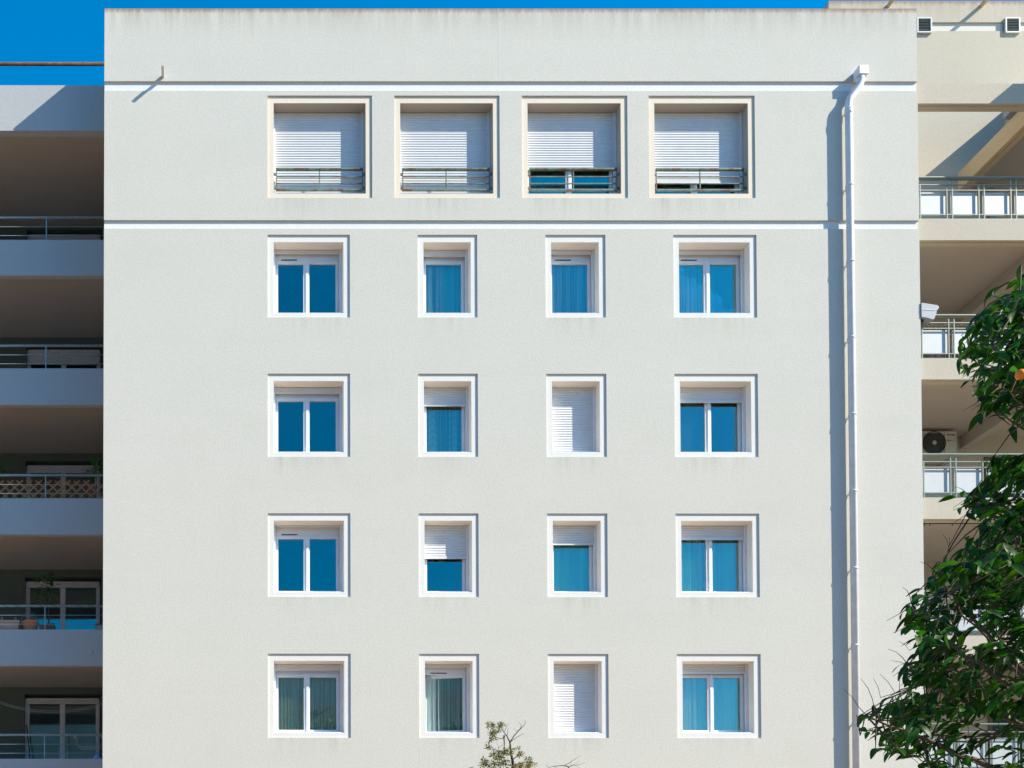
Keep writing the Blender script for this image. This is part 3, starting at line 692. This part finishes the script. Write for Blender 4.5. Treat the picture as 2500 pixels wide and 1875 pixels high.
# air conditioner
ax1 = xat(2336, 2.0, 1080); ax0 = ax1 - .80; az1 = zat(1053, 2.0, 2300); az0 = az1 - .56; yf, yb = 2.0, 2.32
t = thing('air_conditioner', ((ax0 + ax1) / 2, YW, az0), 'boxy outdoor air conditioner with a round dark fan, hung under the balcony ceiling', 'air conditioner')
fx, fz = xat(2281, yf, 1080), zat(1081, yf, 2300); fr_ = .245
cs = MB(); cs.box(ax0, ax1, yf + .02, yb, az0, az1 - .001); cs.box(ax0, ax1, yf, yf + .02, az1 - .035, az1); cs.box(ax0, ax1, yf, yf + .02, az0, az0 + .03)
cs.box(fx + .235, ax1, yf, yf + .02, az0 + .03, az1 - .035); cs.box(ax0, fx - .25, yf, yf + .02, az0 + .03, az1 - .035)
cs.build('casing', M['casing_grey'], t)
g = MB()
def ring_y(mb, r0, r1, y, n=36):
    vs = [(fx + r * math.cos(a * 2 * math.pi / n), y, fz + r * math.sin(a * 2 * math.pi / n)) for r in (r0, r1) for a in range(n)]
    mb.add(vs, [(i, (i + 1) % n, n + (i + 1) % n, n + i) for i in range(n)])
ring_y(g, .001, fr_, yf + .012); fan = g.build('fan', M['fan_dark'], t)
g = MB(); g.tube([(fx + fr_ * math.cos(a * math.pi / 18), yf, fz + fr_ * math.sin(a * math.pi / 18)) for a in range(37)], .009, 6)
for rr_ in (.07, .10, .13, .16, .19, .22): g.tube([(fx + rr_ * math.cos(a * math.pi / 18), yf - .002, fz + rr_ * math.sin(a * math.pi / 18)) for a in range(37)], .0022, 4)
for a in range(12): g.tube([(fx + .05 * math.cos(a * math.pi / 6), yf - .002, fz + .05 * math.sin(a * math.pi / 6)), (fx + fr_ * math.cos(a * math.pi / 6), yf - .002, fz + fr_ * math.sin(a * math.pi / 6))], .002, 4)
g.build('grille', M['black_metal'], t)
g = MB(); ring_y(g, .001, .048, yf - .008); g.build('hub_badge', M['casing_grey'], t)
def text(s, size, loc, mat, parent, name):
    cu = bpy.data.curves.new(name, 'FONT'); cu.body = s; cu.size = size; cu.extrude = .001; cu.align_x = 'CENTER'
    o = bpy.data.objects.new(name, cu); C.objects.link(o); o.rotation_euler = (R(90), 0, 0); o.location = loc; cu.materials.append(M[mat])
    bpy.context.view_layer.update()
    me = bpy.data.meshes.new_from_object(o.evaluated_get(bpy.context.evaluated_depsgraph_get())); bpy.data.objects.remove(o)
    o = bpy.data.objects.new(name, me); C.objects.link(o); o.rotation_euler = (R(90), 0, 0); o.location = loc
    o.parent = parent; o.matrix_parent_inverse = Matrix.Translation(-parent.location); return o
lx = (fx + .235 + ax1) / 2
text('TOSHIBA', .048, (lx, yf - .003, az1 - .095), 'rust', t, 'lettering')
lg = MB(); lz_ = az1 - .205
lg.tube([(lx - .09, yf - .003, lz_), (lx - .06, yf - .003, lz_ + .012), (lx - .01, yf - .003, lz_ + .006), (lx + .09, yf - .003, lz_ + .010)], .003, 5); lg.tube([(lx - .09, yf - .003, lz_), (lx - .05, yf - .003, lz_ - .012), (lx, yf - .003, lz_ - .004)], .003, 5)
lg.build('emblem', M['black_metal'], t)
br = MB(); br.obox((ax0 + .1, yf + .1, az0 - .012), (ax0 + .1, YW - .005, az0 - .012), .03, .02); br.obox((ax1 - .12, yf + .1, az0 - .012), (ax1 - .12, YW - .005, az0 - .012), .03, .02)
br.obox((ax1 - .12, yf + .12, az0 - .02), (ax1 - .12, YW - .01, az0 - .28), .02, .02); br.build('bracket', M['galvanised'], t)
h = MB(); h.tube([(ax1 - .06, yf + .1, az0 - .005), (ax1 - .12, yf + .12, az0 - .1), (ax1 - .3, yf + .12, az0 - .24), (ax0 + .1, yf + .15, az0 - .27), (ax0 - .05, yf + .2, az0 - .2)], .016, 7); h.build('hose', M['galvanised'], t)
# moulded plastic case above the second railing
pc = [(2249, 738.5), (2270, 741), (2291, 744.5), (2296, 748.5), (2295, 753), (2291, 758.5), (2288.5, 759), (2291, 761), (2287, 772), (2283.5, 780), (2279, 780), (2265, 776), (2249, 774)]
yc0, yc1 = -.02, .24; pts = [at(u - 3, v, yc0) for u, v in pc]; pts = [Vector((max(p.x, XR0 - .0), 0, p.z)) for p in pts]
n = len(pts); cs = MB().add([(p.x, yc0, p.z) for p in pts] + [(p.x, yc1, p.z + .02) for p in pts], [tuple(range(n))[::-1], tuple(range(n, 2 * n))] + [(i, (i + 1) % n, n + (i + 1) % n, n + i) for i in range(n)])
g0, g1 = at(2252, 755, yc0), at(2284, 757.5, yc0)
t = thing('plastic_case', (pts[0].x + .2, .1, pts[-1].z), 'pale grey rounded plastic case poking out over the second cream balcony railing', 'fixture')
cs.build('shell', M['plastic_grey'], t, .03)
MB().obox((XR0, yc0 - .002, g0.z), (g1.x, yc0 - .002, g1.z), .006, .014).build('seam', M['galvanised'], t)
cb = at(2262, 779, .1); MB().box(XR0, cb.x, .04, .2, cb.z - .05, pts[-1].z + .02).build('foot', M['black_metal'], t)
# brown reed screen behind the second railing
za = zat(slab[1][0], YR, 2350); rs = MB(); rnd = random.Random(12); x = XR0 + .1
while x < XR1 - 3:
    rs.tube([(x, YR + .16 + rnd.uniform(-.012, .012), za - .1), (x + rnd.uniform(-.03, .03), YR + .16, za + rnd.uniform(.70, .80))], .009, 4); x += .021
tag(rs.build('reed_screen', M['reed']), 'brown reed screen tied behind the second cream balcony railing', 'screen')

# ------------------------------------------------------------------ ground, road, hills, opposite side of the street (seen in the panes)
MB().box(-300, 300, -300, 300, -.5, 0).build('ground', M['paving']).__setitem__('kind', 'structure')
MB().box(-300, 300, -30, -23, -.0, .004).build('road', M['asphalt']).__setitem__('kind', 'structure')
hb = MB(); n, mm = 70, 14; vs = []
for j in range(mm + 1):
    for i in range(n + 1):
        x = -260 + 520 * i / n; t_ = j / mm; y = -58 - 60 * t_
        hgt = (39 + 6 * noise.noise(Vector((x * .012, 1.3, 0))) + 4 * noise.noise(Vector((x * .05, 4, 0)))) * math.sin(math.pi * min(1, t_ * 1.15 + .02) * .55) ** .9
        hgt *= 1 - .5 * min(1, max(0, (x - 40) / 28))
        vs.append((x, y, max(0, hgt) - .4 + 1.2 * noise.noise(Vector((x * .2, y * .2, 0)))))
hb.add(vs, [(j * (n + 1) + i, (j + 1) * (n + 1) + i, (j + 1) * (n + 1) + i + 1, j * (n + 1) + i + 1) for j in range(mm) for i in range(n)], True)
hb.build('hills', M['hill_green']).__setitem__('kind', 'structure')
ho = thing('house', (12, -48, 0), 'tall cream house with a tiled roof across the street, mirrored in the lowest panes', 'house')
MB().box(-1, 26, -54, -44, 0, 16.5).build('wall', M['house_wall'], ho)
MB().add([(-2, -43, 16.5), (27, -43, 16.5), (27, -55, 16.5), (-2, -55, 16.5), (2.5, -49, 20.4), (22, -49, 19.2)], [(0, 1, 5, 4), (2, 3, 4, 5), (1, 2, 5), (3, 0, 4), (3, 2, 1, 0)]).build('roof', M['roof_tile'], ho)
def crown_tree(x, y, h, r, label, seed, nleaf=900, size=.5):
    rnd = random.Random(seed); t = thing('tree', (x, y, 0), label, 'tree', 'trees across the street')
    MB().tube([(x, y, -.05), (x + .1, y, h * .4), (x, y, h * .8)], [.25, .18, .08], 8).build('trunk', M['bark'], t)
    f = MB()
    for k in range(nleaf):
        a, e = rnd.uniform(0, 6.28), math.asin(rnd.uniform(-.7, 1)); rr_ = r * rnd.uniform(.45, 1) * (1 + .25 * noise.noise(Vector((a * 2, e * 2, seed))))
        p = Vector((x + rr_ * math.cos(a) * math.cos(e), y + rr_ * math.sin(a) * math.cos(e), h * .75 + rr_ * .9 * math.sin(e)))
        put_leaf(f, p, Vector((rnd.uniform(-1, 1), rnd.uniform(-1, 1), rnd.uniform(-1, .6))), size * rnd.uniform(.7, 1.3), size * .25, .3, .2, green(rnd, (.06, .12, .025), .1), n=2)
    f.build('crown', M['leaf_matt'], t)
crown_tree(8.3, -32, 16.6, 3.0, 'round green street tree mirrored in the lowest panes, nearer the middle of the road', 21)
crown_tree(15.6, -33, 16.2, 3.0, 'round green street tree mirrored in the lowest panes, farther along the road', 22)

# ------------------------------------------------------------------ persimmon-like tree in front, entering from the side
OUT = [(2489, 649), (2468, 672), (2430, 702), (2389, 743), (2350, 818), (2333, 842), (2340, 894), (2362, 936), (2377, 990), (2392, 1022), (2425, 1004), (2452, 1046), (2500, 1075), (2560, 1085),
       (2500, 1105), (2424, 1109), (2403, 1141), (2373, 1195), (2335, 1233), (2350, 1246), (2392, 1262), (2414, 1287), (2386, 1303), (2350, 1334), (2300, 1356), (2284, 1380), (2275, 1395), (2251, 1434),
       (2216, 1462), (2199, 1508), (2196, 1537), (2238, 1568), (2230, 1588), (2197, 1632), (2206, 1655), (2232, 1668), (2190, 1694), (2140, 1712), (2080, 1752), (2086, 1782), (2112, 1822), (2160, 1848), (2190, 1832), (2255, 1826),
       (2262, 1846), (2232, 1875), (2215, 1930), (2300, 2060), (2600, 2150), (3150, 2050), (3330, 1500), (3250, 900), (2950, 560), (2640, 520)]
def inside(u, v):
    c = False; j = len(OUT) - 1
    for i in range(len(OUT)):
        (xi, yi), (xj, yj) = OUT[i], OUT[j]
        if (yi > v) != (yj > v) and u < (xj - xi) * (v - yi) / (yj - yi) + xi: c = not c
        j = i
    return c
TX, TY = 10.5, -10.8
tree = thing('fruit_tree', (TX, TY, 0), 'leafy dark green fruit tree reaching in front of the cream balconies and the downpipe', 'tree')
rnd = random.Random(31)
tr = MB(); tr.tube([(TX, TY, -.1), (TX - .05, TY, 1.2), (TX + .05, TY + .05, 2.6), (TX, TY, 3.6)], [.20, .16, .13, .11], 12)
limbs = []
def limb(pts, r0):
    pts = [Vector(p) for p in pts]; fine = []
    for i in range(len(pts) - 1):
        for k in range(6): fine.append(pts[i].lerp(pts[i + 1], k / 6) + Vector((noise.noise(pts[i] * 3 + Vector((k, 0, 0))), noise.noise(pts[i] * 3 + Vector((0, k, 5))), noise.noise(pts[i] * 3 + Vector((0, 9, k))))) * .035)
    fine.append(pts[-1]); m = len(fine)
    tr.tube(fine, [r0 * (1 - .85 * i / (m - 1)) for i in range(m)], 7)
    limbs.extend(fine[2:])
trunk_top = Vector((TX, TY, 3.6))
for u, v, y, r0 in ((2095, 1745, -11.4, .045), (2240, 1670, -10.6, .04), (2215, 1500, -11.2, .045), (2260, 1390, -10.5, .045), (2350, 1240, -11.3, .05), (2400, 1330, -10.2, .04), (2345, 870, -10.9, .05), (2400, 990, -11.4, .035), (2480, 690, -10.5, .05), (2250, 1860, -10.4, .035), (2600, 1150, -11.6, .05), (2750, 800, -10.4, .06), (2950, 1300, -10.6, .06), (2900, 1700, -11.5, .05), (2600, 1880, -11.8, .04), (2420, 1560, -11.9, .035), (2400, 1740, -10.1, .035), (2150, 1800, -10.9, .03), (2290, 1450, -11.8, .03), (2230, 1590, -10.1, .03), (2330, 1600, -10.7, .03), (2360, 1230, -10.5, .03), (2460, 1160, -10.3, .03), (2380, 800, -11.5, .03), (2420, 900, -10.2, .03), (2470, 760, -11.6, .03), (2330, 1400, -11.6, .03), (2400, 840, -11.9, .03), (2450, 960, -11.8, .03), (2440, 720, -10.9, .03)):
    e = at(u, v, y); e.x += .06; a = trunk_top + Vector((0, 0, rnd.uniform(-.5, 1.3)))
    if v < 1350: a = trunk_top + Vector((0, 0, rnd.uniform(.6, 1.8)))
    mid = a.lerp(e, .5) + Vector((0, rnd.uniform(-.2, .2), -.22 if v > 1300 else .15)); limb([a, a.lerp(mid, .5) + Vector((0, 0, .08)), mid, mid.lerp(e, .55) + Vector((0, 0, -.03)), e], r0)
tr.tube([trunk_top, trunk_top + Vector((.05, 0, 1.0)), trunk_top + Vector((-.02, .05, 1.9)), trunk_top + Vector((.1, .1, 2.8))], [.11, .08, .06, .03], 9)
tw = MB(); cr_ = MB()
def twig(p, d, L, nl, size):
    q = p + d * L * .5 + Vector((0, 0, .02)); e = p + d * L + Vector((0, 0, -.04))
    tw.tube([p, q, e], [.0045, .0035, .002], 5)
    for i in range(nl):
        s = (i + .6) / nl; b = p.lerp(q, min(1, s * 2)) if s < .5 else q.lerp(e, (s - .5) * 2)
        side = 1 if i % 2 else -1
        h = Vector((-d.y, d.x, 0)); h = h.normalized() if h.length > .01 else Vector((1, 0, 0))
        ld = d * rnd.uniform(.3, .9) + h * side * rnd.uniform(.3, 1.0) + Vector((rnd.uniform(-.3, .3), rnd.uniform(-.3, .3), rnd.uniform(-.75, .25)))
        Ls = size * rnd.uniform(.7, 1.25); tip = b + ld.normalized() * Ls
        u, v = px(tip); u2, v2 = px(b.lerp(tip, .5))
        if not inside(u, v) and not inside(u - 2, v - 12) and rnd.random() < .92: continue
        tint = green(rnd, (.013, .060, .005), .08)
        put_leaf(cr_, b, ld, Ls, Ls * rnd.uniform(.20, .27), rnd.uniform(.25, .75), rnd.uniform(.15, .5), tint, rnd.uniform(-.7, .7), 5)
count = 0; tries = 0
while count < 1130 and tries < 30000:
    tries += 1
    u, v = rnd.uniform(2080, 3150) if rnd.random() < .72 else rnd.uniform(2085, 2560), rnd.uniform(640, 2050)
    if not inside(u - 6, v): continue
    y = rnd.uniform(-12.2, -9.7); p = at(u, v, y)
    k = noise.noise(Vector((p.x * 2.7, p.y * 1.2, p.z * 2.7)) + Vector((4.2, 0, 0)))
    if k < (-.32 if v < 1345 else -.04) and u < 2560: continue
    if v < 1060 and not inside(u - 34, v): continue
    if 1010 < v < 1120 and u > 2440 and u < 2640: continue
    if v > 1740 and u > 2240 and rnd.random() < .45: continue
    near = min(limbs, key=lambda q: (q - p).length_squared)
    if (near - p).length > (.62 if u < 2560 else 1.3): continue
    out = p - Vector((TX, TY, p.z - .35)); out.z *= .4; out = out.normalized() + Vector((rnd.uniform(-.6, .6), rnd.uniform(-.6, .6), rnd.uniform(-.5, .6)))
    out.normalize(); L = rnd.uniform(.22, .42)
    start = p - out * L * .6
    if (near - start).length > .03: tw.tube([near, near.lerp(start, .5) + Vector((0, 0, -.02)), start], [.006, .005, .004], 5)
    twig(start, out, L, rnd.randint(7, 11), .128); count += 1
# leaves along the silhouette so the edge has the photo's drooping tips
for i in range(len(OUT) - 10):
    (ua, va), (ub, vb) = OUT[i], OUT[i + 1]
    m = max(1, int(math.hypot(ub - ua, vb - va) / 26))
    for k in range(m):
        f = (k + rnd.random()) / m; u, v = ua + (ub - ua) * f + rnd.uniform(6, 20), va + (vb - va) * f + rnd.uniform(-14, 4)
        if not inside(u + 8, v): continue
        p = at(u, v, rnd.uniform(-11.6, -10.2)); near = min(limbs, key=lambda q: (q - p).length_squared)
        if (near - p).length > .75: continue
        tw.tube([near, near.lerp(p, .6) + Vector((0, 0, .03)), p], [.008, .006, .003], 5)
        for q in range(2):
            ld = Vector((rnd.uniform(-1, -.1), rnd.uniform(-.5, .5), rnd.uniform(-.9, .1))).normalized(); tu, tv = px(p + ld * .11)
            if not inside(tu + 14, tv - 4): continue
            put_leaf(cr_, p, ld, rnd.uniform(.09, .14), rnd.uniform(.022, .032), rnd.uniform(.4, .9), rnd.uniform(.2, .5), green(rnd, (.013, .048, .008), .02), rnd.uniform(-.6, .6), 5)
# fine bare shoots
for u, v, du, dv in ((2203, 1433, 18, 22), (2195, 1566, 25, 22), (2168, 1584, 34, 20), (2177, 1613, 40, 12), (2059, 1682, 38, 45), (2102, 1657, 28, 50), (2132, 1655, 18, 48), (2148, 1645, 38, 48), (2192, 1640, 4, 45), (2340, 885, 40, 20), (2205, 1838, 50, 38), (2230, 1820, 40, 40), (2302, 1305, 14, 30), (2318, 1312, -4, 34), (2246, 1371, 30, 18), (2375, 1285, 24, 10), (2330, 1188, 28, 14), (2350, 1003, 28, -14)):
    y = rnd.uniform(-11.2, -10.6); a, b = at(u, v, y), at(u + du, v + dv, y); near = min(limbs, key=lambda q: (q - b).length_squared)
    tw.tube([a, a.lerp(b, .5) + Vector((.01, 0, .008)), b, near], [.0014, .0022, .003, .005], 5)
tr.build('trunk', M['bark'], tree); tw.build('twigs', M['twig'], tree); cr_.build('crown', M['leaf'], tree)
for u, v, y, r_ in ((2492, 914, -12.3, .036), (2358, 1733, -10.9, .014)):
    p = at(u, v, y); fb = MB().lathe(p, [(.001, -r_)] + [(r_ * math.cos(a), r_ * 1.05 * math.sin(a)) for a in [R(x) for x in range(-75, 80, 15)]] + [(.001, r_)], 16)
    near = min(limbs, key=lambda q: (q - p).length_squared); fb.tube([p + Vector((0, 0, r_)), near], .003, 5); fb.build('fruit', M['fruit_orange'], tree)

# ------------------------------------------------------------------ sapling and bare branch in front of the facade
SY = -4.0
def pxp(u, v, dy=0): return at(u, v, SY + dy)
base = pxp(1262, 1900); base.z = 0
sap = thing('sapling', base, 'young tree with pointed leaf rosettes and bare twigs in front of the pale wall', 'tree')
tk = MB(); tk.tube([base, (base.x + .02, SY, 2.0), pxp(1258, 1920), pxp(1253, 1868), pxp(1248, 1840), pxp(1245, 1812)], [.06, .045, .03, .024, .018, .013], 8)
ends = []
rnd = random.Random(17)
def branch(pts, r0, leafy=True):
    P = [pxp(u, v, rnd.uniform(-.12, .12)) for u, v in pts]; m = len(P); tk.tube(P, [r0 * (1 - .75 * i / max(1, m - 1)) for i in range(m)], 5)
branch([(1245, 1812), (1238, 1798), (1228, 1785), (1224, 1777)], .011); branch([(1232, 1795), (1232, 1800), (1222, 1804), (1210, 1800), (1203, 1805)], .010)
branch([(1245, 1812), (1256, 1795), (1268, 1782), (1278, 1772), (1283, 1765), (1281, 1757)], .009); branch([(1268, 1782), (1273, 1772), (1268, 1765), (1265, 1762)], .005)
branch([(1268, 1782), (1260, 1784), (1252, 1778)], .004); branch([(1245, 1812), (1262, 1800), (1272, 1794), (1281, 1792)], .006); branch([(1238, 1798), (1239, 1784), (1241, 1776)], .005)
branch([(1230, 1788), (1238, 1772), (1246, 1762)], .004); branch([(1230, 1796), (1231, 1815), (1230, 1850), (1229, 1876)], .012); branch([(1250, 1845), (1224, 1836), (1204, 1828), (1198, 1818)], .008)
branch([(1216, 1833), (1217, 1820), (1210, 1812)], .004); branch([(1217, 1826), (1226, 1820), (1226, 1812)], .004); branch([(1252, 1855), (1266, 1842), (1272, 1835)], .008); branch([(1253, 1868), (1276, 1862), (1296, 1860)], .008); branch([(1253, 1870), (1215, 1862), (1184, 1858)], .008)
branch([(1266, 1842), (1280, 1850), (1288, 1856)], .004)
tk.build('trunk', M['twig'], sap)
fo = MB()
def rosette(u, v, n, size):
    c = pxp(u, v, rnd.uniform(-.25, .25))
    for k in range(n):
        d = Vector((rnd.gauss(0, 1), rnd.gauss(0, 1), rnd.gauss(.25, .8))).normalized()
        tn = green(rnd, (.10, .12, .035), .15) if rnd.random() < .62 else ((.20, .12, .05) if rnd.random() < .6 else (.04, .07, .03))
        put_leaf(fo, c + d * .008, d, size * rnd.uniform(.7, 1.25), size * .14, .2, .35, tn, rnd.uniform(-1, 1), 3)
for cu, cv, ru, rv, n in ((1198, 1768, 10, 5, 6), (1222, 1768, 9, 7, 7), (1212, 1781, 16, 9, 11), (1202, 1795, 8, 10, 9), (1196, 1808, 4, 3, 3), (1190, 1826, 8, 6, 5), (1264, 1826, 4, 3, 2), (1272, 1842, 8, 6, 6), (1210, 1842, 14, 7, 10), (1240, 1836, 16, 8, 12), (1226, 1850, 22, 10, 18), (1188, 1862, 14, 10, 14), (1215, 1868, 30, 8, 22), (1292, 1864, 14, 9, 16), (1270, 1870, 20, 6, 14), (1240, 1890, 60, 16, 60), (1240, 1930, 70, 25, 80)):
    for k in range(n): rosette(cu + rnd.gauss(0, ru * .6), cv + rnd.gauss(0, rv * .6), 10, .052)
fo.build('crown', M['leaf_matt'], sap)
base = pxp(1420, 1900); base.z = 0
bt = thing('bare_tree', base, 'leafless reddish twigs reaching up from below between the lowest windows', 'tree')
tk = MB(); tk.tube([base, (base.x - .05, SY, 2.5), pxp(1400, 1960), pxp(1394, 1885), pxp(1386, 1871)], [.045, .035, .02, .012, .008], 7)
branch([(1386, 1871), (1372, 1869), (1350, 1871), (1334, 1876)], .008); branch([(1388, 1873), (1395, 1869), (1406, 1868), (1420, 1865), (1430, 1861)], .006); branch([(1378, 1869), (1393, 1861), (1408, 1850), (1419, 1843)], .005)
branch([(1400, 1868), (1408, 1862), (1415, 1857)], .003); branch([(1394, 1858), (1394, 1866), (1398, 1876)], .003); branch([(1340, 1873), (1333, 1868), (1334, 1862)], .003); branch([(1405, 1868), (1412, 1874), (1420, 1876)], .003); branch([(1352, 1871), (1362, 1876), (1372, 1880)], .003)
tk.build('trunk', M['twig'], bt)

# ------------------------------------------------------------------ light
sd = Vector((2.1, -1, 1.76)).normalized()
sl = bpy.data.lights.new('sun', 'SUN'); so = bpy.data.objects.new('sun', sl); C.objects.link(so)
sl.energy = 4.1; sl.angle = R(.5); sl.color = (1, .92, .77); so.rotation_euler = sd.to_track_quat('Z', 'Y').to_euler(); so.location = (30, -20, 40)
w = bpy.data.worlds.new('World'); S.world = w; w.use_nodes = True; nt = w.node_tree; nt.nodes.clear()
sky = nt.nodes.new('ShaderNodeTexSky'); sky.sky_type = 'NISHITA'; sky.sun_disc = False; sky.sun_elevation = math.asin(sd.z); sky.sun_rotation = math.atan2(sd.x, sd.y)
sky.altitude = 300; sky.air_density = 1.0; sky.dust_density = .3; sky.ozone_density = 2.5
hs = nt.nodes.new('ShaderNodeHueSaturation'); hs.inputs['Saturation'].default_value = 1.55; hs.inputs['Hue'].default_value = .492
bg = nt.nodes.new('ShaderNodeBackground'); bg.inputs['Strength'].default_value = .125; wo = nt.nodes.new('ShaderNodeOutputWorld')
nt.links.new(sky.outputs[0], hs.inputs['Color']); nt.links.new(hs.outputs[0], bg.inputs[0]); nt.links.new(bg.outputs[0], wo.inputs[0])
S.view_settings.view_transform = 'Standard'; S.view_settings.look = 'None'; S.view_settings.gamma = 1; S.view_settings.exposure = 1.1
S.render.engine = 'CYCLES'; S.cycles.max_bounces = 8; S.cycles.transparent_max_bounces = 12; S.cycles.use_denoising = True
